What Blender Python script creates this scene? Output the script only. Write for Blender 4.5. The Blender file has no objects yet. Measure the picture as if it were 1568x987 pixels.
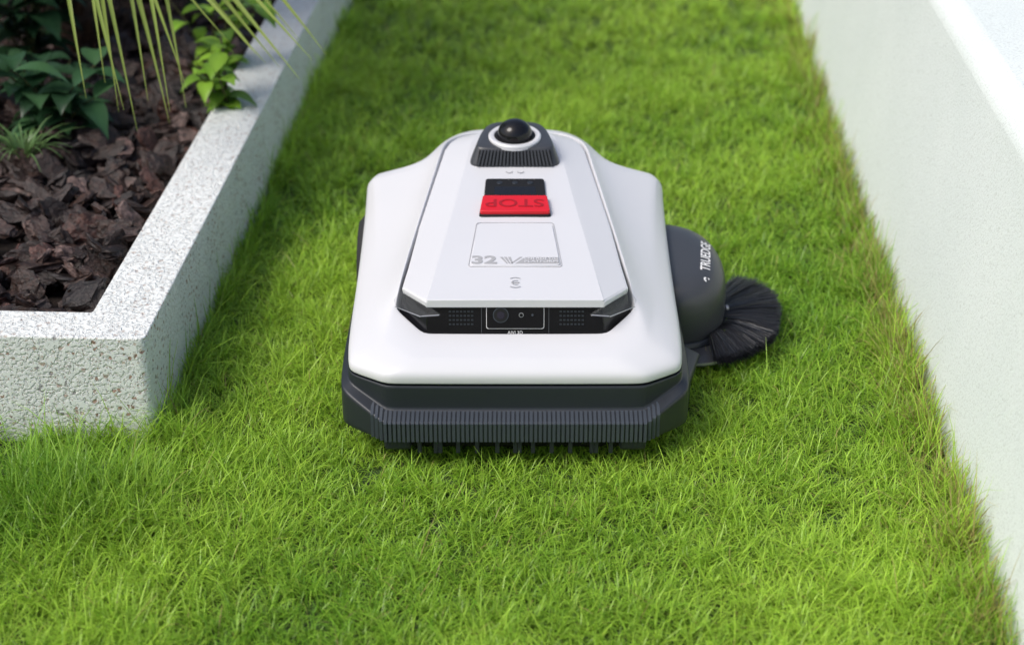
import bpy, bmesh, math, random
import numpy as np
from mathutils import Vector, Matrix, Euler, noise
from mathutils.bvhtree import BVHTree
random.seed(7); rng=np.random.default_rng(11)
sc=bpy.context.scene; col=sc.collection
rad=math.radians

# ------------------------------------------------------------------ materials
def mat_new(name):
    m=bpy.data.materials.new(name); m.use_nodes=True
    nt=m.node_tree; nt.nodes.clear()
    out=nt.nodes.new('ShaderNodeOutputMaterial'); return m,nt,out
def N(nt,t,**kw):
    n=nt.nodes.new(t)
    for k,v in kw.items():
        if k.startswith('_'): setattr(n,k[1:],v)
        else: n.inputs[k.replace('__',' ')].default_value=v
    return n
def plastic(name,c,rough=.4,bump=.05,scale=900,var=.04,spec=.5,metal=0.0,coat=0):
    m,nt,out=mat_new(name)
    p=N(nt,'ShaderNodeBsdfPrincipled'); p.inputs['Metallic'].default_value=metal
    p.inputs['Specular IOR Level'].default_value=spec
    p.inputs['Coat Weight'].default_value=coat
    tc=N(nt,'ShaderNodeTexCoord')
    nz=N(nt,'ShaderNodeTexNoise'); nz.inputs['Scale'].default_value=scale; nz.inputs['Detail'].default_value=3
    n2=N(nt,'ShaderNodeTexNoise'); n2.inputs['Scale'].default_value=9; n2.inputs['Detail'].default_value=5
    nt.links.new(tc.outputs['Object'],nz.inputs['Vector']); nt.links.new(tc.outputs['Object'],n2.inputs['Vector'])
    mx=N(nt,'ShaderNodeMix',_data_type='RGBA')
    mx.inputs[6].default_value=(*[v*(1-var) for v in c],1); mx.inputs[7].default_value=(*[min(1,v*(1+var)) for v in c],1)
    nt.links.new(n2.outputs['Fac'],mx.inputs[0]); nt.links.new(mx.outputs[2],p.inputs['Base Color'])
    mr=N(nt,'ShaderNodeMapRange'); mr.inputs['To Min'].default_value=rough*.85; mr.inputs['To Max'].default_value=rough*1.15
    nt.links.new(n2.outputs['Fac'],mr.inputs['Value']); nt.links.new(mr.outputs[0],p.inputs['Roughness'])
    b=N(nt,'ShaderNodeBump'); b.inputs['Strength'].default_value=bump; b.inputs['Distance'].default_value=.0006
    nt.links.new(nz.outputs['Fac'],b.inputs['Height']); nt.links.new(b.outputs[0],p.inputs['Normal'])
    nt.links.new(p.outputs[0],out.inputs[0]); return m
M_white=plastic('white_shell_plastic',(.645,.65,.675),.34,.06,var=.02)
M_dark=plastic('graphite_plastic',(.017,.021,.028),.42,.15)
M_rib=plastic('graphite_rib_plastic',(.048,.058,.074),.42,.1)
M_pod=plastic('grey_plastic',(.044,.047,.054),.36,.1)
M_black=plastic('gloss_black_plastic',(.008,.008,.010),.14,.02,spec=.35)
M_matblack=plastic('matt_black',(.010,.010,.011),.6,.1,spec=.3)
M_red=plastic('red_button_plastic',(.64,.006,.016),.35,.05)
M_redd=plastic('red_button_letters',(.34,.003,.008),.4,.05)
M_grey=plastic('light_grey_print',(.38,.38,.39),.45,.03)
M_seam=plastic('pale_seam',(.42,.42,.43),.5,.03)
M_print=plastic('white_print',(.75,.75,.75),.45,.03)
M_silver=plastic('silver_trim',(.42,.42,.44),.3,.03,metal=.6)
M_rubber=plastic('rubber',(.02,.02,.02),.75,.3,scale=300)
def clearmat():
    m,nt,out=mat_new('clear_corner_lens')
    p=N(nt,'ShaderNodeBsdfPrincipled'); p.inputs['Base Color'].default_value=(.20,.21,.21,1)
    p.inputs['Roughness'].default_value=.05; p.inputs['Alpha'].default_value=.10; p.inputs['Coat Weight'].default_value=.4
    nt.links.new(p.outputs[0],out.inputs[0]); return m
M_clear=clearmat()

def foliage(name,trans=.35,rough=.4,spec=.35):
    m,nt,out=mat_new(name)
    p=N(nt,'ShaderNodeBsdfPrincipled'); p.inputs['Roughness'].default_value=rough
    p.inputs['Specular IOR Level'].default_value=spec
    t=N(nt,'ShaderNodeBsdfTranslucent'); mx=N(nt,'ShaderNodeMixShader'); mx.inputs[0].default_value=trans
    a=N(nt,'ShaderNodeAttribute',_attribute_name='Col')
    nt.links.new(a.outputs['Color'],p.inputs['Base Color'])
    hs=N(nt,'ShaderNodeHueSaturation'); hs.inputs['Hue'].default_value=.487; hs.inputs['Value'].default_value=1.25
    nt.links.new(a.outputs['Color'],hs.inputs['Color']); nt.links.new(hs.outputs[0],t.inputs['Color'])
    nt.links.new(p.outputs[0],mx.inputs[1]); nt.links.new(t.outputs[0],mx.inputs[2]); nt.links.new(mx.outputs[0],out.inputs[0])
    return m
M_grass=foliage('grass_blades',.38,.36,.42)
M_leaf=foliage('leaf',.25,.35)

def bark_mat():
    m,nt,out=mat_new('bark_mulch')
    p=N(nt,'ShaderNodeBsdfPrincipled'); p.inputs['Roughness'].default_value=.40
    a=N(nt,'ShaderNodeAttribute',_attribute_name='Col'); tc=N(nt,'ShaderNodeTexCoord')
    nz=N(nt,'ShaderNodeTexNoise'); nz.inputs['Scale'].default_value=120; nz.inputs['Detail'].default_value=7; nz.inputs['Roughness'].default_value=.65
    nt.links.new(tc.outputs['Object'],nz.inputs['Vector'])
    cr=N(nt,'ShaderNodeValToRGB'); cr.color_ramp.elements[0].position=.38; cr.color_ramp.elements[0].color=(.3,.25,.25,1)
    cr.color_ramp.elements[1].position=.68; cr.color_ramp.elements[1].color=(1.9,1.8,1.8,1)
    nt.links.new(nz.outputs['Fac'],cr.inputs[0])
    mx=N(nt,'ShaderNodeMix',_data_type='RGBA',_blend_type='MULTIPLY'); mx.inputs[0].default_value=1
    nt.links.new(a.outputs['Color'],mx.inputs[6]); nt.links.new(cr.outputs[0],mx.inputs[7]); nt.links.new(mx.outputs[2],p.inputs['Base Color'])
    b=N(nt,'ShaderNodeBump'); b.inputs['Strength'].default_value=1; b.inputs['Distance'].default_value=.004
    nt.links.new(nz.outputs['Fac'],b.inputs['Height']); nt.links.new(b.outputs[0],p.inputs['Normal'])
    nt.links.new(p.outputs[0],out.inputs[0]); return m
M_bark=bark_mat()

def soil_mat(name,c1,c2,scale=60):
    m,nt,out=mat_new(name); p=N(nt,'ShaderNodeBsdfPrincipled'); p.inputs['Roughness'].default_value=.9
    tc=N(nt,'ShaderNodeTexCoord'); nz=N(nt,'ShaderNodeTexNoise'); nz.inputs['Scale'].default_value=scale; nz.inputs['Detail'].default_value=8
    nt.links.new(tc.outputs['Object'],nz.inputs['Vector'])
    cr=N(nt,'ShaderNodeValToRGB'); cr.color_ramp.elements[0].position=.35; cr.color_ramp.elements[0].color=(*c1,1)
    cr.color_ramp.elements[1].position=.68; cr.color_ramp.elements[1].color=(*c2,1)
    nt.links.new(nz.outputs['Fac'],cr.inputs[0]); nt.links.new(cr.outputs[0],p.inputs['Base Color'])
    b=N(nt,'ShaderNodeBump'); b.inputs['Strength'].default_value=.8; b.inputs['Distance'].default_value=.006
    nt.links.new(nz.outputs['Fac'],b.inputs['Height']); nt.links.new(b.outputs[0],p.inputs['Normal'])
    nt.links.new(p.outputs[0],out.inputs[0]); return m
M_lawn=soil_mat('lawn_soil',(.018,.03,.008),(.05,.10,.016))
M_soil=soil_mat('bed_soil',(.008,.005,.004),(.03,.018,.013))

def terrazzo():
    m,nt,out=mat_new('terrazzo_stone'); L=nt.links.new
    p=N(nt,'ShaderNodeBsdfPrincipled'); p.inputs['Roughness'].default_value=.6
    tc=N(nt,'ShaderNodeTexCoord')
    wn=N(nt,'ShaderNodeTexNoise'); wn.inputs['Scale'].default_value=150; 
    L(tc.outputs['Object'],wn.inputs['Vector'])
    add=N(nt,'ShaderNodeMix',_data_type='VECTOR'); add.inputs[0].default_value=.009
    L(tc.outputs['Object'],add.inputs[4]); L(wn.outputs['Color'],add.inputs[5])
    cn=N(nt,'ShaderNodeTexNoise'); cn.inputs['Scale'].default_value=14; cn.inputs['Detail'].default_value=6
    L(tc.outputs['Object'],cn.inputs['Vector'])
    b0=N(nt,'ShaderNodeMix',_data_type='RGBA'); b0.inputs[6].default_value=(.77,.80,.775,1); b0.inputs[7].default_value=(.85,.87,.85,1)
    L(cn.outputs['Fac'],b0.inputs[0]); cur=b0.outputs[2]; chipmask=[]
    ge=N(nt,'ShaderNodeNewGeometry'); sx=N(nt,'ShaderNodeSeparateXYZ'); L(ge.outputs['True Normal'],sx.inputs[0])
    tz=N(nt,'ShaderNodeMapRange'); L(sx.outputs[2],tz.inputs['Value']); tz.inputs['From Min'].default_value=.3; tz.inputs['From Max'].default_value=.9; tz.inputs['To Min'].default_value=1; tz.inputs['To Max'].default_value=.6
    for sc_,thr,size,pal,op in ((120,.62,.35,[(.34,.19,.13),(.46,.35,.29),(.26,.25,.25),(.52,.44,.37)],.88),(250,.60,.38,[(.40,.28,.22),(.48,.44,.40),(.32,.32,.31),(.52,.43,.36)],.7)):
        v=N(nt,'ShaderNodeTexVoronoi'); v.inputs['Scale'].default_value=sc_; v.inputs['Randomness'].default_value=1
        L(add.outputs[1],v.inputs['Vector'])
        sep=N(nt,'ShaderNodeSeparateColor'); L(v.outputs['Color'],sep.inputs[0])
        g=N(nt,'ShaderNodeMath',_operation='GREATER_THAN'); L(sep.outputs[0],g.inputs[0]); g.inputs[1].default_value=thr
        l=N(nt,'ShaderNodeMapRange'); L(v.outputs['Distance'],l.inputs['Value'])
        l.inputs['From Min'].default_value=size-.06; l.inputs['From Max'].default_value=size; l.inputs['To Min'].default_value=1; l.inputs['To Max'].default_value=0
        mm=N(nt,'ShaderNodeMath',_operation='MULTIPLY'); L(g.outputs[0],mm.inputs[0]); L(l.outputs[0],mm.inputs[1])
        cr=N(nt,'ShaderNodeValToRGB'); cr.color_ramp.interpolation='CONSTANT'
        e=cr.color_ramp.elements; e[0].color=(*pal[0],1); e[1].position=.3; e[1].color=(*pal[1],1)
        for k,ps in ((2,.55),(3,.75)):
            q=e.new(ps); q.color=(*pal[k],1)
        L(sep.outputs[1],cr.inputs[0])
        mx=N(nt,'ShaderNodeMix',_data_type='RGBA'); m2=N(nt,'ShaderNodeMath',_operation='MULTIPLY'); m2.inputs[1].default_value=op
        m3=N(nt,'ShaderNodeMath',_operation='MULTIPLY'); L(tz.outputs[0],m3.inputs[1])
        L(mm.outputs[0],m2.inputs[0]); L(m2.outputs[0],m3.inputs[0]); L(m3.outputs[0],mx.inputs[0]); L(cur,mx.inputs[6]); L(cr.outputs[0],mx.inputs[7]); cur=mx.outputs[2]; chipmask.append(mm)
    L(cur,p.inputs['Base Color'])
    nb=N(nt,'ShaderNodeTexNoise'); nb.inputs['Scale'].default_value=220; nb.inputs['Detail'].default_value=4; L(tc.outputs['Object'],nb.inputs['Vector'])
    pit=N(nt,'ShaderNodeMapRange'); L(nb.outputs['Fac'],pit.inputs['Value']); pit.inputs['From Min'].default_value=.36; pit.inputs['From Max'].default_value=.52
    sb=N(nt,'ShaderNodeMath',_operation='SUBTRACT'); L(pit.outputs[0],sb.inputs[0]); 
    hf=N(nt,'ShaderNodeMath',_operation='MULTIPLY'); hf.inputs[1].default_value=.3; L(chipmask[0].outputs[0],hf.inputs[0]); L(hf.outputs[0],sb.inputs[1])
    b=N(nt,'ShaderNodeBump'); b.inputs['Strength'].default_value=.9; b.inputs['Distance'].default_value=.0020
    L(sb.outputs[0],b.inputs['Height']); L(b.outputs[0],p.inputs['Normal']); L(p.outputs[0],out.inputs[0]); return m
M_terr=terrazzo()
def plaster():
    m,nt,out=mat_new('pale_render'); L=nt.links.new
    p=N(nt,'ShaderNodeBsdfPrincipled'); p.inputs['Roughness'].default_value=.75
    tc=N(nt,'ShaderNodeTexCoord'); n1=N(nt,'ShaderNodeTexNoise'); n1.inputs['Scale'].default_value=5; n1.inputs['Detail'].default_value=7
    n2=N(nt,'ShaderNodeTexNoise'); n2.inputs['Scale'].default_value=330; n2.inputs['Detail'].default_value=4
    for n in (n1,n2): L(tc.outputs['Object'],n.inputs['Vector'])
    mx=N(nt,'ShaderNodeMix',_data_type='RGBA'); mx.inputs[6].default_value=(.67,.735,.715,1); mx.inputs[7].default_value=(.78,.83,.815,1)
    L(n1.outputs['Fac'],mx.inputs[0])
    cr=N(nt,'ShaderNodeValToRGB'); cr.color_ramp.elements[0].position=.3; cr.color_ramp.elements[0].color=(.74,.74,.72,1); cr.color_ramp.elements[1].position=.5
    L(n2.outputs['Fac'],cr.inputs[0]); m2=N(nt,'ShaderNodeMix',_data_type='RGBA',_blend_type='MULTIPLY'); m2.inputs[0].default_value=.8
    L(mx.outputs[2],m2.inputs[6]); L(cr.outputs[0],m2.inputs[7]); L(m2.outputs[2],p.inputs['Base Color'])
    b=N(nt,'ShaderNodeBump'); b.inputs['Strength'].default_value=.5; b.inputs['Distance'].default_value=.0015
    L(n2.outputs['Fac'],b.inputs['Height']); L(b.outputs[0],p.inputs['Normal']); L(p.outputs[0],out.inputs[0]); return m
M_wall=plaster()

# ------------------------------------------------------------------ mesh helpers
def empty(name,loc):
    e=bpy.data.objects.new(name,None); e.location=loc; e.empty_display_size=.05; col.objects.link(e); return e
def parent(o,e):
    o.parent=e; o.matrix_parent_inverse=Matrix.Translation(-Vector(e.location))
def mk(name,verts,faces,mat,par=None,smooth=30,sub=0,bevel=0,creases=None,segs=2):
    me=bpy.data.meshes.new(name); me.from_pydata([tuple(v) for v in verts],[],faces)
    bm=bmesh.new(); bm.from_mesh(me); bm.verts.ensure_lookup_table()
    if creases:
        cl=bm.edges.layers.float.new('crease_edge')
        for (a,b,c) in creases:
            e=bm.edges.get((bm.verts[a],bm.verts[b]))
            if e: e[cl]=max(c,e[cl])
    bmesh.ops.recalc_face_normals(bm,faces=bm.faces); bm.to_mesh(me); bm.free()
    me.materials.append(mat)
    for p in me.polygons: p.use_smooth=True
    if not sub: me.set_sharp_from_angle(angle=rad(smooth))
    o=bpy.data.objects.new(name,me); col.objects.link(o)
    if bevel:
        b=o.modifiers.new('bev','BEVEL'); b.width=bevel; b.segments=segs; b.limit_method='ANGLE'; b.angle_limit=rad(28); b.harden_normals=False
    if sub:
        s=o.modifiers.new('sub','SUBSURF'); s.levels=sub; s.render_levels=sub
    if par: parent(o,par)
    return o
def full(h): return list(h)+[(-x,y,z) for (x,y,z) in reversed(h[1:-1])]
def loft(name,rings,mat,par,cr=None,sub=3,cap0=True,cap1=True,closed=True,colcr=None,**kw):
    n=len(rings[0]); V=[];F=[];C=[]
    for r in rings: V+=r
    for i in range(len(rings)-1):
        for j in range(n if closed else n-1):
            k=(j+1)%n; F.append((i*n+j,i*n+k,(i+1)*n+k,(i+1)*n+j))
        if colcr:
            for j,c in colcr.items():
                for jj in (j,(n-j)%n): C.append((i*n+jj,(i+1)*n+jj,c))
    if cap0: F.append(tuple(reversed(range(n))))
    if cap1: F.append(tuple((len(rings)-1)*n+j for j in range(n)))
    if cr:
        for i,c in enumerate(cr):
            if c>0:
                for j in range(n if closed else n-1): C.append((i*n+j,i*n+(j+1)%n,c))
    return mk(name,V,F,mat,par,sub=sub,creases=C,**kw)
def offs(h,o,dz=0,zz=None):
    out=[]; n=len(h)
    for i,(x,y,z) in enumerate(h):
        a=h[max(i-1,0)]; b=h[min(i+1,n-1)]
        if i==0: t=Vector((1,0))
        elif i==n-1: t=Vector((-1,0))
        else: t=Vector((b[0]-a[0],b[1]-a[1])).normalized()
        nn=Vector((t.y,-t.x)); z2=(z+dz) if zz is None else zz
        out.append((0 if (i in(0,n-1)) else x+nn.x*o,y+nn.y*o,z2))
    return out
def box(name,c,s,mat,par=None,rot=(0,0,0),bevel=.001):
    V=[]; R=Euler(rot).to_matrix()
    for x in(-.5,.5):
        for y in(-.5,.5):
            for z in(-.5,.5): V.append(Vector(c)+R@Vector((x*s[0],y*s[1],z*s[2])))
    F=[(0,1,3,2),(4,6,7,5),(0,4,5,1),(2,3,7,6),(0,2,6,4),(1,5,7,3)]
    return mk(name,V,F,mat,par,bevel=bevel)
def revolve(name,prof,c,mat,par,seg=48,rot=None):
    V=[];F=[];n=len(prof)
    R=Euler(rot).to_matrix() if rot else Matrix.Identity(3)
    for i in range(seg):
        a=2*math.pi*i/seg
        for (r,z) in prof: V.append(Vector(c)+R@Vector((r*math.cos(a),r*math.sin(a),z)))
    for i in range(seg):
        k=(i+1)%seg
        for j in range(n-1): F.append((i*n+j,k*n+j,k*n+j+1,i*n+j+1))
    return mk(name,V,F,mat,par,smooth=35)
def text(name,body,size,loc,rot,mat,par,ext=.0004,sx=1,bold=.012,drape=None):
    cu=bpy.data.curves.new(name,'FONT'); cu.body=body; cu.size=size; cu.extrude=ext; cu.align_x='CENTER'; cu.align_y='CENTER'; cu.offset=size*bold
    o=bpy.data.objects.new(name,cu); col.objects.link(o)
    dg=bpy.context.evaluated_depsgraph_get(); me=bpy.data.meshes.new_from_object(o.evaluated_get(dg)); bpy.data.objects.remove(o)
    R=rot if isinstance(rot,Matrix) else Euler(rot).to_matrix()
    me.transform(Matrix.Translation(Vector(loc))@R.to_4x4()@Matrix.Diagonal((sx,1,1,1)))
    if drape:
        bm=bmesh.new(); bm.from_mesh(me); bmesh.ops.triangulate(bm,faces=bm.faces)
        bmesh.ops.subdivide_edges(bm,edges=bm.edges,cuts=2)
        for v in bm.verts:
            hit,nrm,_,_=drape.ray_cast(Vector((v.co.x,v.co.y,.5)),Vector((0,0,-1)))
            if hit: v.co=hit+nrm*.0007
        bm.to_mesh(me); bm.free()
    me.materials.clear(); me.materials.append(mat)
    o=bpy.data.objects.new(name,me); col.objects.link(o); parent(o,par); return o

# ------------------------------------------------------------------ robot lawn mower
MW=empty('robot_lawn_mower',(0,2.1,0))
A=[(0,1.8235,.114),(.08,1.8235,.114),(.158,1.8245,.114),(.206,1.855,.115),(.212,1.91,.118),(.2115,2.05,.125),(.2140,2.25,.143),(.2165,2.325,.155),(.209,2.347,.158),(.176,2.350,.16),(.152,2.366,.165),(.131,2.398,.17),(.095,2.434,.175),(.048,2.444,.176),(0,2.444,.176)]
S1=offs(A,.0015,.014); 
B=[(0,1.842,.140),(.06,1.842,.140),(.126,1.843,.140),(.166,1.880,.147),(.180,1.94,.153),(.186,2.08,.160),(.198,2.24,.177),(.207,2.317,.183),(.199,2.335,.183),(.158,2.338,.183),(.136,2.354,.188),(.118,2.386,.197),(.09,2.422,.207),(.045,2.430,.210),(0,2.430,.210)]
Mi=[(0,1.866,.1465),(.06,1.866,.1465),(.120,1.867,.1465),(.158,1.907,.156),(.165,1.955,.167),(.152,2.085,.180),(.135,2.235,.200),(.126,2.295,.208),(.1235,2.315,.2105),(.121,2.338,.213),(.116,2.360,.215),(.105,2.386,.219),(.078,2.411,.223),(.039,2.417,.224),(0,2.417,.224)]
C=[(0,1.888,.150),(.06,1.888,.150),(.115,1.889,.150),(.152,1.932,.163),(.1485,1.965,.181),(.133,2.09,.201),(.116,2.23,.218),(.109,2.29,.2245),(.106,2.318,.227),(.101,2.345,.2275),(.093,2.363,.227),(.073,2.384,.2265),(.048,2.392,.226),(.022,2.394,.226),(0,2.394,.226)]
loft('upper_shell',[full(offs(A,-.004,-.001)),full(A),full(S1),full(B),full(Mi),full(C),full(offs(C,-.002,-.004)),full(offs(C,-.004,-.02))],M_white,MW,cr=[.6,.85,.1,.86,.05,.85,.4,.5],sub=3,colcr={2:.45,3:.40,7:.5,8:.65})
def blend(x): return min(1,max(0,(abs(x)-.158)/.048))
P1=offs(A,.0005,-.003)
P2=[(x,y,(.078+(.100-.078)*blend(x)) if y<1.9 else .104) for (x,y,z) in offs(A,.001)]
P3=[(0,1.800,.0725),(.08,1.800,.0725),(.161,1.801,.0725),(.2165,1.845,.095),(.2205,1.91,.098),(.2195,2.05,.098)]+[(x,y,.098) for x,y,z in offs(A,.004)[6:]]
P4=[(x,y,.046) for (x,y,z) in P3]; P5=[(x*.96,y+(.012 if y<2 else -.012),.040) for (x,y,z) in P3]
loft('bumper',[full(offs(A,-.006,-.004)),full(P1),full(P2),full(P3),full(P4),full(P5)],M_dark,MW,cr=[.6,.85,.85,.9,.75,.5],sub=3,colcr={2:.6,3:.40})
V=[];F=[]
def rib(x,w):
    ax=abs(x); t=max(0,(ax-.160)/.056); yo=.044*t
    y1=1.8245+.030*max(0,(ax-.158)/.048); y0=1.800+yo; zt=.078+.022*blend(x)*.9; zr=.0725+.0225*t*.9; p=.0011
    pr=[(y1,zt+p*.6),(y0,zr+p),(y0-p,zr-.0008),(y0-p,.0465),(y0+.004,.045),(y1,.05)]
    b=len(V)
    for s in(-w/2,w/2):
        for (y,z) in pr: V.append((x+s,y,z))
    n=len(pr); F.append(tuple(b+i for i in range(n))); F.append(tuple(b+n+i for i in reversed(range(n))))
    for i in range(n): F.append((b+i,b+(i+1)%n,b+n+(i+1)%n,b+n+i))
nr=64
for i in range(nr): rib(-.176+.352*i/(nr-1),.0036)
mk('bumper_ribs',V,F,M_rib,MW)
V=[];F=[]
xs=[-.118,-.098,-.0925,-.0705,-.047,-.022,.0,.0055,.022,.045,.068,.0945,.100,.118]
for i,x in enumerate(xs):
    w=.0052
    b=len(V)
    for xx in(-w/2,w/2):
        for (y,z) in((1.802,.050),(1.803,.028),(1.808,.026),(1.83,.03),(1.83,.050)): V.append((x+xx,y,z))
    F.append(tuple(b+i for i in range(5))); F.append(tuple(b+5+i for i in reversed(range(5))))
    for k in range(5): F.append((b+k,b+(k+1)%5,b+5+(k+1)%5,b+5+k))
mk('bumper_teeth',V,F,M_dark,MW,bevel=.0006)
box('underbody',(0,2.1,.052),(.36,.5,.05),M_matblack,MW,bevel=.01)
box('front_underlip',(0,1.838,.036),(.27,.03,.024),M_matblack,MW,bevel=.004)
for s,nm in((-1,'left'),(1,'right')): box('front_skid_'+nm,(s*.145,1.822,.040),(.034,.034,.020),M_dark,MW,bevel=.005)
def wheel(name,x,y,r,w):
    prof=[(0,-w/2+.006),(r*.55,-w/2+.006),(r*.6,-w/2),(r*.9,-w/2),(r,-w/2+.006),(r,w/2-.006),(r*.9,w/2),(r*.6,w/2),(r*.55,w/2-.006),(0,w/2-.006)]
    revolve(name,prof,(x,y,r),M_rubber,MW,rot=(0,rad(90),0))
wheel('rear_wheel_left',-.203,2.235,.076,.040); wheel('rear_wheel_right',.196,2.235,.074,.04)
wheel('front_wheel_left',-.12,1.90,.03,.03); wheel('front_wheel_right',.12,1.90,.03,.03)
lidz=lambda y: .192+.107*(y-1.9)
Cb=[(0,1.8915,.144),(.06,1.8915,.144),(.1125,1.8925,.144),(.148,1.934,.152),(.1445,1.967,.165)]+[(x-.004 if x>.02 else x,y-(.005 if y>2.35 else 0),z-.02) for (x,y,z) in C[5:]]
Ct=[(0,1.903,.1895),(.06,1.903,.1895),(.108,1.904,.1895),(.1405,1.948,.185),(.1395,1.97,.185)]+[(x-.006 if x>.02 else x,y-(.008 if y>2.35 else 0),z-.004) for (x,y,z) in C[5:]]
loft('sensor_panel',[full(Cb),full(Ct)],M_black,MW,sub=0,bevel=.0012)
st=[(1.8975,.1115,.1100,.1895,.1920),(1.900,.113,.1105,.190,.1922),(1.945,.1435,.1045,.186,None),(2.0,.138,.098,.190,None),(2.10,.1285,.086,.2025,None),(2.24,.1115,.071,.2175,None),(2.32,.1015,.063,.226,.2370),(2.345,.095,.058,.2270,.2370),(2.362,.085,.050,.2275,.2360),(2.376,.068,.040,.2270,.2335),(2.384,.046,.025,.2265,.2305)]
V=[];F=[];cols=9
for (y,wo,wc,ze,zc) in st:
    if zc is None: zc=lidz(y)+.0006
    for x,z in((-wo+.001,ze-.008),(-wo,ze-.001),(-wo+.0025,ze+.0005),(-wc,zc),(0,zc+.0006),(wc,zc),(wo-.0025,ze+.0005),(wo,ze-.001),(wo-.001,ze-.008)): V.append((x,y,z))
for i in range(len(st)-1):
    for j in range(cols-1): F.append((i*cols+j,i*cols+j+1,(i+1)*cols+j+1,(i+1)*cols+j))
F.append(tuple(range(cols))); F.append(tuple((len(st)-1)*cols+j for j in range(cols)))
F.append(tuple([i*cols for i in range(len(st))]+[i*cols+cols-1 for i in reversed(range(len(st)))]))
lid=mk('top_lid',V,F,M_white,MW,bevel=.0014,smooth=11,segs=3)
lid.modifiers['bev'].angle_limit=rad(12)
for s,nm in((-1,'left'),(1,'right')):
    q=[(.112,1.8965,.1830),(.1470,1.9455,.1805),(.1545,1.938,.172),(.150,1.9275,.1655),(.117,1.888,.1720),(.094,1.889,.1735)]
    V=[(s*x,y,z) for x,y,z in q]+[(s*(x-.002),y+.003,z+.0015) for x,y,z in q]; n=6
    F=[tuple(range(n)),tuple(reversed(range(n,2*n)))]+[(i,(i+1)%n,n+(i+1)%n,n+i) for i in range(n)]
    mk('corner_lens_'+nm,V,F,M_clear,MW,bevel=.0008)
    for q in ([(.094,1.8880,.1765),(.1155,1.8870,.1755),(.1175,1.8865,.1747),(.095,1.8875,.1757)],[(.1175,1.8865,.1750),(.1515,1.9285,.1675),(.1521,1.9291,.1668),(.1178,1.8860,.1742)]):
        V=[(s*x,y,z) for x,y,z in q]+[(s*x,y+.001,z) for x,y,z in q]
        mk('corner_trim_'+nm,V,[(0,1,2,3),(7,6,5,4),(0,4,5,1),(1,5,6,2),(2,6,7,3),(3,7,4,0)],M_silver,MW)
pa=math.atan2(.0455,.0115)
def panel_pt(x,t,o=.0006):
    return (x,1.8915+.0115*t-o*math.sin(pa),.144+.0455*t+o*math.cos(pa))
def panel_poly(name,pts,o,mat,th=.0006):
    V=[panel_pt(x,t,o) for x,t in pts]+[panel_pt(x,t,o-th) for x,t in pts]; n=len(pts)
    F=[tuple(range(n)),tuple(reversed(range(n,2*n)))]+[(i,(i+1)%n,n+(i+1)%n,n+i) for i in range(n)]
    return mk(name,V,F,mat,MW)
def rrect(x0,x1,y0,y1,rx,ry,k=5):
    P=[]
    for cx,cy,a in((x1-rx,y0+ry,-90),(x1-rx,y1-ry,0),(x0+rx,y1-ry,90),(x0+rx,y0+ry,180)):
        for i in range(k): 
            t=rad(a+90*i/(k-1)); P.append((cx+rx*math.cos(t),cy+ry*math.sin(t)))
    return P
panel_poly('camera_window_frame',rrect(-.0362,.0362,.22,.93,.003,.06),.0012,M_print,.001)
panel_poly('camera_window',rrect(-.0355,.0355,.235,.915,.003,.06),.0016,M_black,.001)
for x in(-.042,.042): panel_poly('panel_seam',[(x-.0005,.1),(x+.0005,.1),(x+.0005,.98),(x-.0005,.98)],.0008,M_pod,.0006)
rp=(pa,0,0)
def disc(name,x,t,r,o,mat,seg=28):
    pts=[(x+r*math.cos(2*math.pi*i/seg),t+r/.047*math.sin(2*math.pi*i/seg)) for i in range(seg)]
    panel_poly(name,pts,o,mat,.0006)
M_lens=plastic('camera_lens_glass',(.02,.02,.035),.05,.0,coat=1)
disc('camera_ring',-.018,.6,.0098,.0022,M_rib); disc('camera_barrel',-.018,.6,.0088,.0026,M_matblack); disc('camera_lens',-.018,.6,.0048,.0030,M_lens)
disc('sensor_ring',.0075,.6,.0030,.0022,M_silver); disc('sensor_eye',.0075,.6,.0022,.0026,M_black); disc('sensor_dot',.0215,.6,.0014,.0022,M_rib)
text('camera_label','AIVI 3D',.0058,panel_pt(0,.115,.0012),rp,M_print,MW,.0002,bold=0)
for s in(-1,1):
    for r in range(5):
        x0=.054 if s>0 else -.084
        for k in range(7): 
            t=.32+r*.115; x=x0+k*.0046+.0012
            panel_poly('speaker_slot',[(x,t),(x+.003,t),(x+.003,t+.045),(x,t+.045)],.0005,M_dark,.0004)
def plate(name,poly,h,th,mat,bev=.0006,zf=lidz):
    n=len(poly); V=[(x,y,zf(y)+.0012+h) for x,y in poly]+[(x,y,zf(y)+.0012+h-th) for x,y in poly]
    F=[tuple(range(n)),tuple(reversed(range(n,2*n)))]+[(i,(i+1)%n,n+(i+1)%n,n+i) for i in range(n)]
    return mk(name,V,F,mat,MW,bevel=bev)
def taper(y0,y1,w0,w1,r=.004,k=4):
    P=rrect(-1,1,0,1,r/w0,r/(y1-y0),k); return [(x*(w0+(w1-w0)*t),y0+(y1-y0)*t) for x,t in P]
plate('display_housing',taper(2.146,2.203,.0425,.0405,.004),.0035,.006,M_matblack,.001)
plate('display_screen',taper(2.156,2.179,.029,.028,.0015),.0039,.002,M_black,.0002)
for x in(-.021,0,.021): 
    plate('menu_button',[(x+.0042*math.cos(a*math.pi/8),2.190+.0042*math.sin(a*math.pi/8)) for a in range(16)],.0043,.002,M_dark,.0004)
plate('stop_button_base',taper(2.102,2.150,.0485,.0445,.004),.0028,.005,M_matblack,.001)
plate('stop_button',taper(2.1045,2.148,.0472,.0437,.0035),.0075,.006,M_red,.0012)
text('stop_letters','STOP',.029,(0,2.127,lidz(2.127)+.0088),(rad(-6.1),0,math.pi),M_redd,MW,.0004,sx=1.15,bold=.01)
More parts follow.
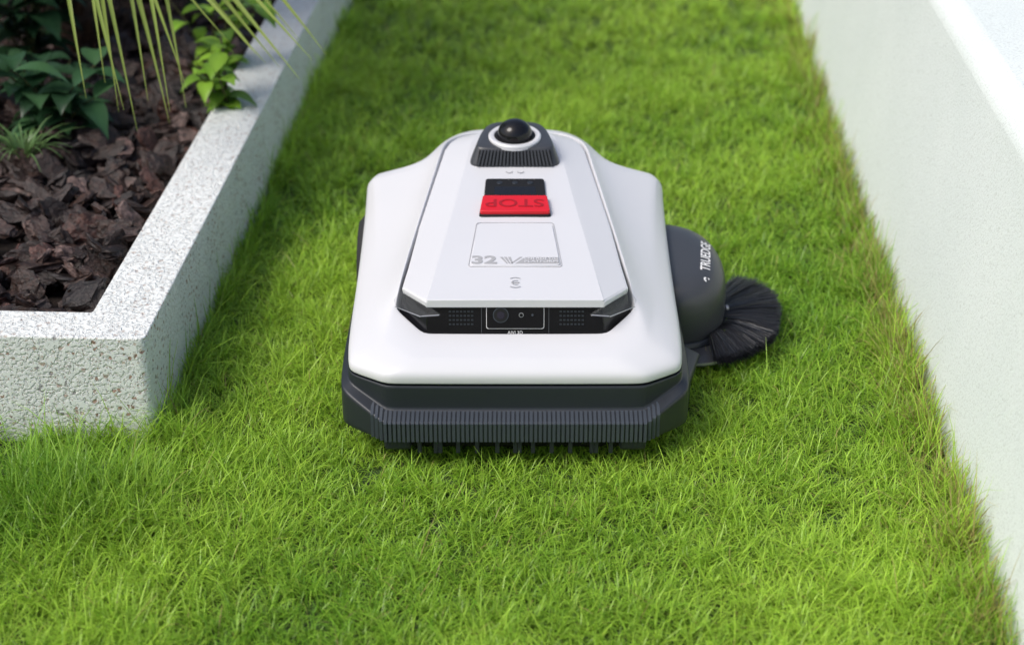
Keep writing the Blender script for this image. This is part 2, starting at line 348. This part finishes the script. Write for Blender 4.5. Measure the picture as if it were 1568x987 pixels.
def outline(name,poly_o,poly_i,h,th,mat):
    n=len(poly_o); V=[(x,y,lidz(y)+.0012+h) for x,y in poly_o]+[(x,y,lidz(y)+.0012+h) for x,y in poly_i]+[(x,y,lidz(y)+.0012+h-th) for x,y in poly_o]+[(x,y,lidz(y)+.0012+h-th) for x,y in poly_i]
    F=[]
    for i in range(n):
        k=(i+1)%n; F+= [(i,k,n+k,n+i),(i,2*n+i,2*n+k,k),(n+i,n+k,3*n+k,3*n+i)]
    mk(name,V,F,mat,MW)
outline('battery_hatch_seam',taper(1.974,2.087,.0605,.0515,.005),taper(1.9748,2.0862,.0597,.0507,.005),.0004,.0008,M_seam)
plate('battery_hatch',taper(1.9770,2.0825,.0580,.0495,.005),.0014,.003,M_white,.0006)
text('voltage_label','32',.0262,(-.0400,1.988,lidz(1.988)+.0029),(rad(6.1),0,0),M_grey,MW,.0003,sx=1.3,bold=.03)
for k in range(3):
    x=-.0195+k*.0052; plate('voltage_mark',[(x,1.996),(x+.0035,1.996),(x+.0105-.002*k,1.980),(x+.0085-.002*k,1.980)],.0018,.0006,M_grey,0)
plate('voltage_mark',[(.006,1.996),(.0095,1.996),(-.004,1.980),(-.006,1.980)],.0018,.0006,M_grey,0)
plate('platform_badge',[(.000,1.980),(.0565,1.980),(.0558,1.9955),(.013,1.9955)],.0018,.0006,M_grey,0)
text('platform_label','ENERGETIC',.0068,(.0335,1.9915,lidz(1.9915)+.0034),(rad(6.1),0,0),M_white,MW,.0002,sx=1.25)
text('platform_label','PLATFORM',.0068,(.0335,1.9845,lidz(1.9845)+.0034),(rad(6.1),0,0),M_white,MW,.0002,sx=1.3)
def arc(name,cx,cy,r,w,a0,a1,mat,sy=1):
    n=18; po=[(cx+(r+w/2)*math.cos(rad(a0+(a1-a0)*i/n)),cy+sy*(r+w/2)*math.sin(rad(a0+(a1-a0)*i/n))) for i in range(n+1)]
    pi_=[(cx+(r-w/2)*math.cos(rad(a0+(a1-a0)*i/n)),cy+sy*(r-w/2)*math.sin(rad(a0+(a1-a0)*i/n))) for i in range(n+1)]
    z=lambda y: lidz(y)+.0021
    V=[(x,y,z(y)) for x,y in po]+[(x,y,z(y)) for x,y in pi_]
    mk(name,V,[(i,i+1,n+2+i,n+1+i) for i in range(n)],mat,MW)
for s in(90,270): arc('emblem',0,1.936,.0105,.0012,s-38,s+38,M_grey,1.1)
arc('emblem',.001,1.936,.0052,.0013,60,300,M_grey,.9)
plate('emblem_bar',[(-.004,1.9353),(.0055,1.9353),(.0055,1.9367),(-.004,1.9367)],.0009,.0005,M_grey,0)
for x in(-.008,.008): arc('lid_mark',x,2.2285,.0042,.0016,180,360,M_grey)
hb=[(0,2.243),(.045,2.243),(.0655,2.247),(.0625,2.275),(.056,2.31),(.046,2.34),(.03,2.352),(0,2.355)]
ht=[(0,2.252),(.040,2.252),(.0555,2.256),(.053,2.275),(.0485,2.30),(.041,2.325),(.027,2.336),(0,2.338)]
zt=lambda y:.2545+(y-2.252)*.10
r0=full([(x,y,.222) for x,y in hb]); r1=full([(x,y,.2305+ (y-2.243)*.08) for x,y in hb]); r2=full([(x,y,zt(y)) for x,y in ht])
r3=full([(x*.86,2.29+(y-2.29)*.84,zt(y)+.0018) for x,y in ht])
loft('lidar_turret',[r0,r1,r2,r3],M_pod,MW,cr=[.8,.5,.7,.4],sub=3)
V=[];F=[]
for i in range(21):
    x=-.050+.1*i/20; xt=x*.93; w=.0013; b=len(V)
    for s in(-1,1):
        V+= [(x*1.04+s*w,2.2415,.2320),(xt+s*w,2.2475,.2520),(xt+s*w,2.256,.2520),(x*1.04+s*w,2.256,.2320)]
    F+=[(b,b+1,b+2,b+3),(b+7,b+6,b+5,b+4),(b,b+4,b+5,b+1),(b+1,b+5,b+6,b+2),(b+3,b+2,b+6,b+7),(b,b+3,b+7,b+4)]
mk('lidar_grille_ribs',V,F,M_pod,MW)
mk('lidar_grille_recess',[(-.054,2.2435,.2315),(.054,2.2435,.2315),(.050,2.2495,.2518),(-.050,2.2495,.2518),(-.054,2.25,.2315),(.054,2.25,.2315),(.050,2.256,.2518),(-.050,2.256,.2518)],[(0,1,2,3),(4,7,6,5),(0,4,5,1),(2,6,7,3),(0,3,7,4),(1,5,6,2)],M_matblack,MW)
cz=zt(2.284)+.0005
tl=(rad(5.5),0,0)
revolve('lidar_ring',[(.0295,-.004),(.0295,.0025),(.031,.0035),(.0355,.0035),(.0375,.0015),(.0375,-.004)],(0,2.284,cz+.0015),M_white,MW,64,rot=tl)
revolve('lidar_base',[(0,.0022),(.029,.0022),(.029,-.003)],(0,2.284,cz+.002),M_matblack,MW,rot=tl)
prof=[(.0255,0),(.0252,.004)]+[(.0245*math.cos(rad(a)),.004+.0205*math.sin(rad(a))) for a in range(0,91,9)]
revolve('lidar_dome',prof,(0,2.284,cz+.003),M_black,MW,64,rot=tl)
pod=[(.19,2.055),(.232,2.056),(.268,2.070),(.288,2.100),(.2955,2.14),(.294,2.188),(.282,2.230),(.258,2.258),(.225,2.272),(.19,2.274)]
def podring(ins,z,zf=0):
    cx,cy=.215,2.165
    return [(cx+(x-cx)*(1-ins/.09),cy+(y-cy)*(1-ins/.115),z+zf*(y-2.165)) for x,y in pod]
pd=loft('trimmer_housing',[podring(.016,.030),podring(.003,.042),podring(0,.052),podring(-.001,.092,.06),podring(.003,.116,.06),podring(.017,.132,.06),podring(.048,.139,.06)],M_pod,MW,cr=[.3,.4,.2,.15,.25,.1,0],sub=3)
loft('trimmer_skirt',[podring(.03,.020),podring(-.004,.024),podring(-.0045,.040),podring(-.001,.046)],M_dark,MW,cr=[0,.6,.6,.5],sub=3)
bpy.context.view_layer.update()
dg=bpy.context.evaluated_depsgraph_get(); bv=BVHTree.FromObject(pd,dg)
text('trimmer_label','TRUEDGE',.0185,(.2655,2.153,.2),(0,0,rad(84)),M_print,MW,0,sx=1.0,bold=.02,drape=bv)
text('trimmer_badge','e',.018,(.2600,2.094,.2),(0,0,rad(84)),M_print,MW,0,bold=.03,drape=bv)
revolve('trimmer_disc_guard',[(0,.012),(.050,.012),(.064,.006),(.066,.002),(.066,0),(0,0)],(.245,2.095,.026),M_pod,MW,64)
revolve('trimmer_guard_rim',[(.0655,.0035),(.0668,.0035),(.0668,.0005),(.0655,.0005)],(.245,2.095,.0275),M_silver,MW,64)
revolve('guard_screw',[(0,.003),(.004,.003),(.0045,0)],(.2965,2.135,.062),M_silver,MW,16,rot=(0,rad(70),0))
mk('side_deflector',[(.205,1.885,.085),(.222,1.90,.075),(.245,1.985,.070),(.205,2.00,.085),(.205,1.885,.022),(.224,1.915,.020),(.232,1.975,.03),(.205,2.00,.022)],[(0,1,2,3),(7,6,5,4),(0,4,5,1),(1,5,6,2),(2,6,7,3),(3,7,4,0)],M_dark,MW,bevel=.003)
def strands(P0,P1,P2,w):
    n=len(P0); ts=np.array([0,.33,.66,1.0]); Vv=[]
    for t in ts:
        Vv.append((1-t)**2*P0+2*t*(1-t)*P1+t*t*P2)
    d=P2-P0; side=np.cross(d,np.array([0,0,1.0])+.6*rng.normal(size=(n,3))); side/=np.linalg.norm(side,axis=1)[:,None]
    out=np.zeros((n,8,3)); 
    for k,t in enumerate(ts):
        ww=w*(1-.5*t)/2; out[:,2*k]=Vv[k]-side*ww; out[:,2*k+1]=Vv[k]+side*ww
    base=(np.arange(n)*8)[:,None]
    q=np.concatenate([base+np.array([0,1,3,2]),base+np.array([2,3,5,4]),base+np.array([4,5,7,6])],axis=1).reshape(-1,4)
    return out.reshape(-1,3),q
n=15000
ad=rng.uniform(-84,64,n); a=np.radians(ad); lay=rng.uniform(0,1,n)
R=np.interp(ad,[-84,-48,0,25,46,64],[.120,.108,.109,.128,.152,.155])*(1-.06*np.abs(rng.normal(size=n)))*(1+.012*np.sin(a*23)+.008*np.sin(a*61+1))
c0=np.array([.262,2.135,.0])
P0=np.stack([c0[0]+.030*np.cos(a),c0[1]+.030*np.sin(a),.040+.012*lay],1)
ax=a+rng.normal(size=n)*.035
P2=np.stack([c0[0]+R*np.cos(ax),c0[1]+R*np.sin(ax),.034+.014*lay+.0025*rng.normal(size=n)],1)
P1=(P0+P2)/2+np.stack([np.zeros(n),np.zeros(n),.006+.0020*rng.normal(size=n)],1)
vv,qq=strands(P0,P1,P2,.0007)
def npmesh(name,verts,quads,mat,colr=None,par=None,tris=None,smooth=False):
    me=bpy.data.meshes.new(name); nv=len(verts); me.vertices.add(nv); me.vertices.foreach_set('co',np.asarray(verts,dtype=np.float32).ravel())
    q=np.asarray(quads,dtype=np.int32).reshape(-1,4); nq=len(q); lv=q.ravel(); st_=np.arange(nq)*4; 
    if tris is not None:
        t=np.asarray(tris,dtype=np.int32).reshape(-1,3); st_=np.concatenate([st_,nq*4+np.arange(len(t))*3]); lv=np.concatenate([lv,t.ravel()])
    me.loops.add(len(lv)); me.loops.foreach_set('vertex_index',lv.astype(np.int32))
    me.polygons.add(len(st_)); me.polygons.foreach_set('loop_start',st_.astype(np.int32))
    me.update(calc_edges=True)
    me.polygons.foreach_set('use_smooth',np.full(len(st_),bool(smooth)))
    if colr is not None:
        at=me.color_attributes.new('Col','FLOAT_COLOR','POINT'); cc=np.ones((nv,4),dtype=np.float32); cc[:,:3]=colr; at.data.foreach_set('color',cc.ravel())
    me.materials.append(mat); o=bpy.data.objects.new(name,me); col.objects.link(o)
    if par: parent(o,par)
    return o
M_brist=plastic('bristles',(.020,.021,.026),.33,0,spec=.55)
npmesh('edge_brush',vv,qq,M_brist,par=MW)
MW.location.x+=.004

# ------------------------------------------------------------------ ground
def ground_sheet(name,x0,x1,y0,y1,z,mat):
    return mk(name,[(x0,y0,z),(x1,y0,z),(x1,y1,z),(x0,y1,z)],[(0,1,2,3)],mat)
ground_sheet('lawn_ground',-300,300,-300,300,0,M_lawn)
Rx=lambda y:.525+.047*(y-1.52)
# ------------------------------------------------------------------ grass (tufts of blades, one mesh)
X=[];Y=[];Wd=[];TX=[];TY=[];CP=[]
for (x0,x1,y0,y1,de,w) in((-.62,.62,1.25,2.45,112000,1.0),(-.5,.68,2.45,3.4,66000,1.25),(-.5,.78,3.4,4.8,34000,1.7),(-.5,.9,4.8,7,9000,2.8),(-1.7,-.62,1.25,1.9,30000,1.5),(-1.7,.55,.5,1.25,14000,2.2)):
    nb=11; nt_=int((x1-x0)*(y1-y0)*de/nb); tx=np.repeat(rng.uniform(x0,x1,nt_),nb); ty=np.repeat(rng.uniform(y0,y1,nt_),nb)
    cp=np.repeat(rng.uniform(0,1,nt_),nb); m=nt_*nb
    X.append(tx+rng.normal(size=m)*.0045);Y.append(ty+rng.normal(size=m)*.0045);Wd.append(np.full(m,w));CP.append(cp);TX.append(tx);TY.append(ty)
X=np.concatenate(X);Y=np.concatenate(Y);Wd=np.concatenate(Wd);CP=np.concatenate(CP);TX=np.concatenate(TX);TY=np.concatenate(TY)
lx=-.455+.047*(Y-1.87); rx=.525+.047*(Y-1.52)
fy=1.87-.047*(X+.455)
ok=(X<rx+.004)&~((X<lx)&(Y>fy))
under=(np.abs(X)<.17)&(Y>1.86)&(Y<2.38); ok&=~under|(rng.random(len(X))<.25)
X,Y,Wd,lx,rx,fy,under,CP,TX,TY=[q[ok] for q in(X,Y,Wd,lx,rx,fy,under,CP,TX,TY)]; n=len(X)
def sn(x,y,f,s):
    r=np.random.default_rng(s); v=np.zeros_like(x)
    for k in range(6):
        th=r.uniform(0,6.28); ph=r.uniform(0,6.28); ff=f*r.uniform(.6,1.7); v+=np.sin((x*np.cos(th)+y*np.sin(th))*ff+ph)
    return v/2.4
n1=sn(X,Y,14,1);n2=sn(X,Y,45,2);n4=sn(X,Y,5,4)
dR=rx-X; dL=np.where(Y>fy,X-lx,np.where(X<-.40,fy-Y,np.hypot(X+.455,Y-1.87)))
dL=np.abs(dL)
eR=np.exp(-(dR/.045)**2); eL=np.exp(-(dL/.03)**2)
L=.030+.005*n1+.005*n2+.014*(CP-.5)+.006*rng.normal(size=n); L=np.clip(L,.012,.06)
L*=np.where(rng.random(n)<.13,1.5,1.0)
L*=1+1.0*eR*rng.uniform(.3,1.3,n)+1.0*eL*rng.uniform(.3,1.3,n)
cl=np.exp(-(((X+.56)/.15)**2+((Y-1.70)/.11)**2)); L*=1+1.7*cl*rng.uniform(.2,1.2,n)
nearm=(np.abs(X)<.25)&(Y>1.76)&(Y<2.4); L[nearm]*=.80; L[under]*=.7
phi=rng.uniform(0,6.283,n)+.8*n2
th0=np.abs(rng.normal(size=n))*.40+.12; th0*=1-.55*np.maximum(eR,np.maximum(eL,cl*.8))
kap=rng.uniform(.3,1.9,n)*(1-.4*np.maximum(eR,cl))
w=rng.uniform(.0008,.0016,n)*Wd*(1+.35*cl)
ss=[0,.38,.72,1.0]; pos=np.stack([X,Y,np.full(n,-.001)],1); P=[pos]
dx=np.cos(phi);dy=np.sin(phi)
for i in range(1,4):
    sm=(ss[i]+ss[i-1])/2; al=np.minimum(th0+kap*sm*1.15,1.9); ds=(ss[i]-ss[i-1])*L
    pos=pos+np.stack([dx*np.sin(al)*ds,dy*np.sin(al)*ds,np.cos(al)*ds],1); P.append(pos)
tw=phi+math.pi/2+rng.normal(size=n)*.5; side=np.stack([np.cos(tw),np.sin(tw),np.zeros(n)],1)
out=np.zeros((n,7,3),dtype=np.float32)
for k,f in((0,.75),(1,1.0),(2,.7)):
    out[:,2*k]=P[k]-side*(w*f/2)[:,None]; out[:,2*k+1]=P[k]+side*(w*f/2)[:,None]
out[:,6]=P[3]
bx=np.arange(n)*7
quads=np.concatenate([bx[:,None]+np.array([0,1,3,2]),bx[:,None]+np.array([2,3,5,4])],1).reshape(-1,4); tris=bx[:,None]+np.array([4,5,6])
hue=np.clip(.5+.18*n1+.12*n4+.55*(CP-.5)+.16*rng.normal(size=n)+.12*np.clip(Y-2.2,0,1.2),0,1)[:,None]
cA=np.array([.175,.39,.026]);cB=np.array([.47,.70,.080])
cc=cA*(1-hue)+cB*hue
dry=(rng.random(n)<(.015+.42*eR)); cc[dry]=np.array([.46,.40,.14])*rng.uniform(.6,1.1,(dry.sum(),1))
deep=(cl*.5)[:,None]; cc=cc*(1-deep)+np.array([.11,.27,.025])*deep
cc*=rng.uniform(.72,1.2,(n,1))
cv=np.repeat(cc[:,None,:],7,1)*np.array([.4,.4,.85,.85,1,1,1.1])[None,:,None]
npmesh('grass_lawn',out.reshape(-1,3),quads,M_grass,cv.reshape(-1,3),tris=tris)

# ------------------------------------------------------------------ walls
def wallprism(name,sec,y0,y1,xf,mat,ny=40,bev=.006,par=None):
    V=[];F=[];m=len(sec)
    for i in range(ny+1):
        y=y0+(y1-y0)*i/ny
        for (dx_,z) in sec: V.append((xf(y)+dx_,y,z))
    for i in range(ny):
        for j in range(m): k=(j+1)%m; F.append((i*m+j,i*m+k,(i+1)*m+k,(i+1)*m+j))
    F.append(tuple(range(m))); F.append(tuple(ny*m+j for j in reversed(range(m))))
    return mk(name,V,F,mat,par,bevel=bev,segs=6)
wallprism('garden_wall',[(0,-.05),(.064,.415),(.45,.43),(.45,-.05)],-.2,9,Rx,M_wall,ny=1,bev=.030)
ang=math.atan(.047); ca,sa=math.cos(ang),math.sin(ang); O=Vector((-.455,1.87,0))
def PL(u,v,z): return (O.x+u*ca+v*sa, O.y-u*sa+v*ca, z)
UL,VB,T,T2,HP=-1.35,4.6,.084,.070,.152
outer=[(0,0),(0,VB),(UL,VB),(UL,0)]; inner=[(-T,T2),(-T,VB-T2),(UL+T,VB-T2),(UL+T,T2)]
def rc(pts,r,k=5):
    out=[];n=len(pts)
    for i in range(n):
        p=Vector(pts[i]);a=(Vector(pts[i-1])-p).normalized();b=(Vector(pts[(i+1)%n])-p).normalized()
        A0=p+a*r;B0=p+b*r
        for j in range(k):
            t=j/(k-1); out.append(tuple((1-t)**2*A0+2*t*(1-t)*p+t*t*B0))
    return out
ro=rc(outer,.012);ri=rc(inner,.006)
rings=[[PL(u,v,-.03) for u,v in ro],[PL(u,v,HP) for u,v in ro],[PL(u,v,HP) for u,v in ri],[PL(u,v,.02) for u,v in ri]]
loft('planter_wall',rings,M_terr,None,sub=0,cap0=False,cap1=False,bevel=.006,segs=4)
mk('planter_soil',[PL(-T+.002,T2-.002,.085),PL(UL+T,T2-.002,.085),PL(UL+T,VB-T2,.085),PL(-T+.002,VB-T2,.085)],[(0,1,2,3)],M_soil)

# ------------------------------------------------------------------ bark mulch
bm=bmesh.new(); bmesh.ops.create_cube(bm,size=2); bmesh.ops.subdivide_edges(bm,edges=bm.edges,cuts=4,use_grid_fill=True); bmesh.ops.triangulate(bm,faces=bm.faces); bm.verts.ensure_lookup_table()
ico=np.array([v.co[:] for v in bm.verts]); icf=np.array([[v.index for v in f.verts] for f in bm.faces]); bm.free()
protos=[]
for k in range(16):
    v=ico.copy()
    for q in range(8):
        d=rng.normal(size=3); d/=np.linalg.norm(d); h=rng.uniform(.6,1.05); s=v@d; v=v-np.outer(np.maximum(s-h,0),d)
    v+=np.array([[*(noise.noise_vector(Vector(p)*1.7+Vector((k*7,0,0)))*.32)] for p in v])
    v+=np.array([[*(noise.noise_vector(Vector(p)*5.0+Vector((k*7,3,0)))*.12)] for p in v])
    v*=np.array([rng.uniform(1.1,1.6),rng.uniform(.65,1),rng.uniform(.28,.50)]); protos.append(v)
VV=[];TT=[];CC=[];cnt=0
def addchips(nc,u0,u1,v0,v1,s0,s1):
    global cnt
    for i in range(nc):
        u=rng.uniform(u0,u1); v=rng.uniform(v0,v1); sz=rng.uniform(s0,s1); p=protos[rng.integers(16)]
        R=np.array(Euler((rng.normal()*.5+.25,rng.normal()*.5,rng.normal()*.9)).to_matrix())
        c=np.array(PL(u,v,.090+rng.uniform(0,.045)+.006*math.sin(u*19+v*11)))
        VV.append((p*sz)@R.T+c); TT.append(icf+cnt); cnt+=len(p)
        g=rng.random(); base=np.array([.046,.027,.021])*(1-g)+np.array([.015,.010,.009])*g
        if rng.random()<.16: base=np.array([.110,.076,.066])
        if rng.random()<.08: base=np.array([.070,.032,.024])
        CC.append(np.tile(base*rng.uniform(.8,1.3),(len(p),1)))
addchips(2200,UL*.62,-T-.014,T2+.012,1.75,.016,.026)
addchips(900,UL*.75,-T-.018,1.75,3.4,.018,.030)
npmesh('bark_mulch',np.concatenate(VV),np.zeros((0,4),int),M_bark,np.concatenate(CC),tris=np.concatenate(TT))

# ------------------------------------------------------------------ plants
class LeafBuf:
    def __init__(s): s.V=[];s.Q=[];s.C=[];s.n=0
    def strip(s,path,widths,c,up=Vector((0,0,1)),fold=.0,tipc=None):
        m=len(path)
        for i,p in enumerate(path):
            d=(path[min(i+1,m-1)]-path[max(i-1,0)]).normalized(); sd=d.cross(up)
            if sd.length<1e-3: sd=Vector((1,0,0))
            sd.normalize(); nn=sd.cross(d); w=widths[i]
            s.V+= [p-sd*w+nn*w*fold,p,p+sd*w+nn*w*fold]
            t=i/(m-1); c2=c if tipc is None else tuple(c[k]*(1-t)+tipc[k]*t for k in range(3))
            s.C+=[c2,tuple(v*1.25 for v in c2),c2]
        for i in range(m-1):
            b=s.n+3*i; s.Q+=[(b,b+1,b+4,b+3),(b+1,b+2,b+5,b+4)]
        s.n+=3*m
    def make(s,name,par=None,mat=None):
        return npmesh(name,np.array([tuple(v) for v in s.V]),np.array(s.Q),mat or M_leaf,np.array(s.C),par=par,smooth=True)
def bez(p0,p1,p2,m): return [p0*(1-t)**2+p1*2*t*(1-t)+p2*t*t for t in [i/(m-1) for i in range(m)]]
def ovate(buf,base,direc,L,W,c,droop=.4,up=Vector((0,0,1))):
    d=direc.normalized(); tip=base+d*L+Vector((0,0,-droop*L)); mid=base+d*L*.55+Vector((0,0,.12*L))
    path=bez(base,mid,tip,9); ws=[W*x for x in(.06,.55,.88,1,.95,.78,.52,.24,.01)]
    buf.strip(path,ws,c,up=up,fold=.28)
def tube(buf,path,r,c,k=6):
    m=len(path)
    for i,p in enumerate(path):
        d=(path[min(i+1,m-1)]-path[max(i-1,0)]).normalized(); a=d.orthogonal().normalized(); b=d.cross(a)
        for j in range(k):
            t=2*math.pi*j/k; buf.V.append(p+(a*math.cos(t)+b*math.sin(t))*r[i]); buf.C.append(c)
    for i in range(m-1):
        for j in range(k):
            q=buf.n+i*k; buf.Q.append((q+j,q+(j+1)%k,q+k+(j+1)%k,q+k+j))
    buf.n+=m*k
def shrub(name,pos,nst,h,spread,leafL,leafW,cols,per=9,seed=1):
    r=random.Random(seed); e=empty(name,pos); lb=LeafBuf(); sb=LeafBuf(); P=Vector(pos)
    for i in range(nst):
        a=r.uniform(0,6.28); sp=spread*r.uniform(.3,1); hh=h*r.uniform(.6,1.1)
        p2=P+Vector((math.cos(a)*sp,math.sin(a)*sp,hh)); p1=P+Vector((math.cos(a)*sp*.3,math.sin(a)*sp*.3,hh*.7))
        path=bez(P+Vector((r.uniform(-.01,.01),r.uniform(-.01,.01),0)),p1,p2,10); tube(sb,path,[.0028*(1-.6*k/9) for k in range(10)],(.08,.08,.03))
        for k in range(per):
            t=.25+.75*k/(per-1); q=path[min(9,int(t*9))]; az=a+k*2.4+r.uniform(-.4,.4)
            d=Vector((math.cos(az),math.sin(az),r.uniform(.0,.55))); c=r.choice(cols); v=r.uniform(.75,1.25)
            ovate(lb,q,d,leafL*r.uniform(.6,1.15),leafW*r.uniform(.75,1.1),tuple(x*v for x in c),droop=r.uniform(.1,.6))
    sb.make('stems',e); lb.make('leaves',e); return e
G0=[(.016,.045,.020),(.022,.060,.025),(.012,.034,.015)]  # back shrubs: greens darkened, the corner's shade is put into the leaf colour
G1=[(.032,.085,.036),(.048,.115,.046),(.024,.062,.028)]; G2=[(.17,.32,.035),(.23,.40,.045),(.13,.25,.03)]
shrub('leafy_shrub',(-.75,2.66,.10),10,.15,.14,.080,.023,G1,7,3)
shrub('leafy_shrub',(-.88,2.98,.10),10,.24,.18,.085,.024,G0,8,5)
shrub('leafy_shrub',(-1.00,2.78,.10),9,.20,.15,.085,.024,G0,8,6)
shrub('lime_leaf_shrub',(-.475,2.72,.11),8,.14,.080,.052,.017,G2,5,9)
shrub('lime_leaf_shrub',(-.53,2.92,.10),7,.18,.10,.052,.017,G2,6,12)
e=empty('hedge',(-.95,3.55,.1)); lb=LeafBuf(); sb=LeafBuf(); r=random.Random(4)
for i in range(52):
    b=Vector((-1.0+r.uniform(-.35,.34),3.62+r.uniform(-.36,.6),.10)); tip=b+Vector((r.uniform(-.2,.15),r.uniform(-.25,.15),r.uniform(.35,.8)))
    path=bez(b,(b+tip)/2+Vector((0,0,.1)),tip,10); tube(sb,path,[.005*(1-.6*k/9) for k in range(10)],(.05,.035,.02))
    for k in range(44):
        q=path[r.randint(1,9)]+Vector((r.gauss(0,.05),r.gauss(0,.05),r.gauss(0,.04))); az=r.uniform(0,6.28)
        c=r.choice([(.010,.026,.011),(.015,.036,.014),(.007,.018,.008)]); ovate(lb,q,Vector((math.cos(az),math.sin(az),r.uniform(-.2,.5))),r.uniform(.05,.08),.018,c)  # near-black greens: shade of the far corner painted into the hedge leaves
sb.make('branches',e); lb.make('foliage',e)
e=empty('spiky_grass_tuft',(-.765,2.50,.11)); lb=LeafBuf(); r=random.Random(8)
for i in range(44):
    a=r.uniform(0,6.28); P0=Vector((-.765,2.50,.12)); s=r.uniform(.04,.10); p2=P0+Vector((math.cos(a)*s,math.sin(a)*s,r.uniform(.02,.08))); p1=P0+Vector((math.cos(a)*s*.4,math.sin(a)*s*.4,.07))
    lb.strip(bez(P0,p1,p2,7),[.0022,.0026,.0026,.0022,.0017,.001,.0002],(.10,.18,.06),fold=.3)
lb.make('blades',e)
e=empty('palm_plant',(-.80,3.12,.09)); tb=LeafBuf(); r=random.Random(21)
crown=Vector((-.78,3.02,.62))
path=bez(Vector((-.82,3.15,.07)),Vector((-.82,3.12,.35)),crown,14)
tube(tb,path,[.062-.012*(k/13)+.006*(k%2) for k in range(14)],(.035,.02,.014),k=14)
for i in range(90):
    t=r.uniform(0,.95); q=path[int(t*13)]; a=r.uniform(0,6.28); o_=Vector((math.cos(a)*.058,math.sin(a)*.058,0))
    tb.strip(bez(q+o_*.9,q+o_*1.25+Vector((0,0,.05)),q+o_*1.5+Vector((0,0,.08)),5),[.014,.012,.009,.006,.001],(.05,.028,.018))
tb.make('trunk',e,M_bark)
fb=LeafBuf()
def strap(tip,peak,c,w=.007,tipc=None):
    fb.strip(bez(crown+Vector((r.uniform(-.03,.03),r.uniform(-.03,.03),r.uniform(-.03,.03))),peak,tip,22),[w*(.5+.5*min(1,k/6))*(1 if k<12 else max(.03,(21-k)/9)) for k in range(22)],c,up=Vector((r.uniform(-.3,.3),-1,.6)),fold=.35,tipc=tipc)
for tip in [(-.545,2.335,.25),(-.575,2.36,.27),(-.60,2.40,.30),(-.535,2.38,.28),(-.515,2.42,.23),(-.49,2.43,.25),(-.62,2.36,.29),(-.50,2.36,.27),(-.555,2.31,.29),(-.48,2.40,.29)]:
    tp=Vector(tip); pk=tp+Vector((-.10+r.uniform(-.06,.05),.16+r.uniform(-.05,.07),.52+r.uniform(-.1,.1))); strap(tp,pk,(.13,.22,.035),.0088,(.25,.32,.07))
for tip in [(-.325,2.50,.27),(-.36,2.53,.28),(-.29,2.56,.29),(-.39,2.50,.31),(-.335,2.60,.30),(-.41,2.56,.31),(-.37,2.46,.31),(-.30,2.47,.31),(-.43,2.50,.33)]:
    tp=Vector(tip); pk=tp+Vector((-.26+r.uniform(-.03,.03),.10+r.uniform(-.03,.05),.30)); strap(tp,pk,(.16,.25,.04),.0088,(.28,.35,.08))
for i in range(150):  # dense overhead crown, out of view, added to darken the bed corner below
    a=r.uniform(0,6.28); s=r.uniform(.35,.75); tp=crown+Vector((math.cos(a)*s-.1,math.sin(a)*s*.9+.15,r.uniform(-.1,.45)))
    if tp.y<2.55 and tp.z<.8: tp.z=.85
    strap(tp,(crown+tp)/2+Vector((0,0,.55)),(.05,.11,.025),.013)
fb.make('fronds',e)

# ------------------------------------------------------------------ light & camera
w=bpy.data.worlds.new('World'); sc.world=w; w.use_nodes=True; nt=w.node_tree
bg=nt.nodes['Background']; sky=nt.nodes.new('ShaderNodeTexSky'); sky.sky_type='NISHITA'; sky.sun_disc=False
EL,AZ=rad(54),rad(-118)   # azimuth from +Y, negative = to the left (left, slightly behind camera)
sky.sun_elevation=EL; sky.sun_rotation=AZ; sky.air_density=1.1; sky.dust_density=4.5; sky.ozone_density=1.0
nt.links.new(sky.outputs[0],bg.inputs[0]); bg.inputs[1].default_value=.15
sd=bpy.data.lights.new('sun','SUN'); sd.energy=2.0; sd.angle=rad(26); sd.color=(1,.985,.955)
so=bpy.data.objects.new('sun',sd); col.objects.link(so)
dirv=Vector((math.sin(AZ)*math.cos(EL),math.cos(AZ)*math.cos(EL),math.sin(EL)))
so.rotation_euler=dirv.to_track_quat('Z','Y').to_euler(); so.location=dirv*5
cd=bpy.data.cameras.new('camera'); co=bpy.data.objects.new('camera',cd); col.objects.link(co)
co.location=(0,0,1.134); co.rotation_euler=(rad(90-27.15),0,0); cd.lens=60; cd.sensor_width=36; cd.clip_start=.05; cd.clip_end=1000
cd.dof.use_dof=True; cd.dof.focus_distance=2.13; cd.dof.aperture_fstop=3.6
sc.camera=co
sc.view_settings.view_transform='Standard'; sc.view_settings.look='None'; sc.view_settings.exposure=0
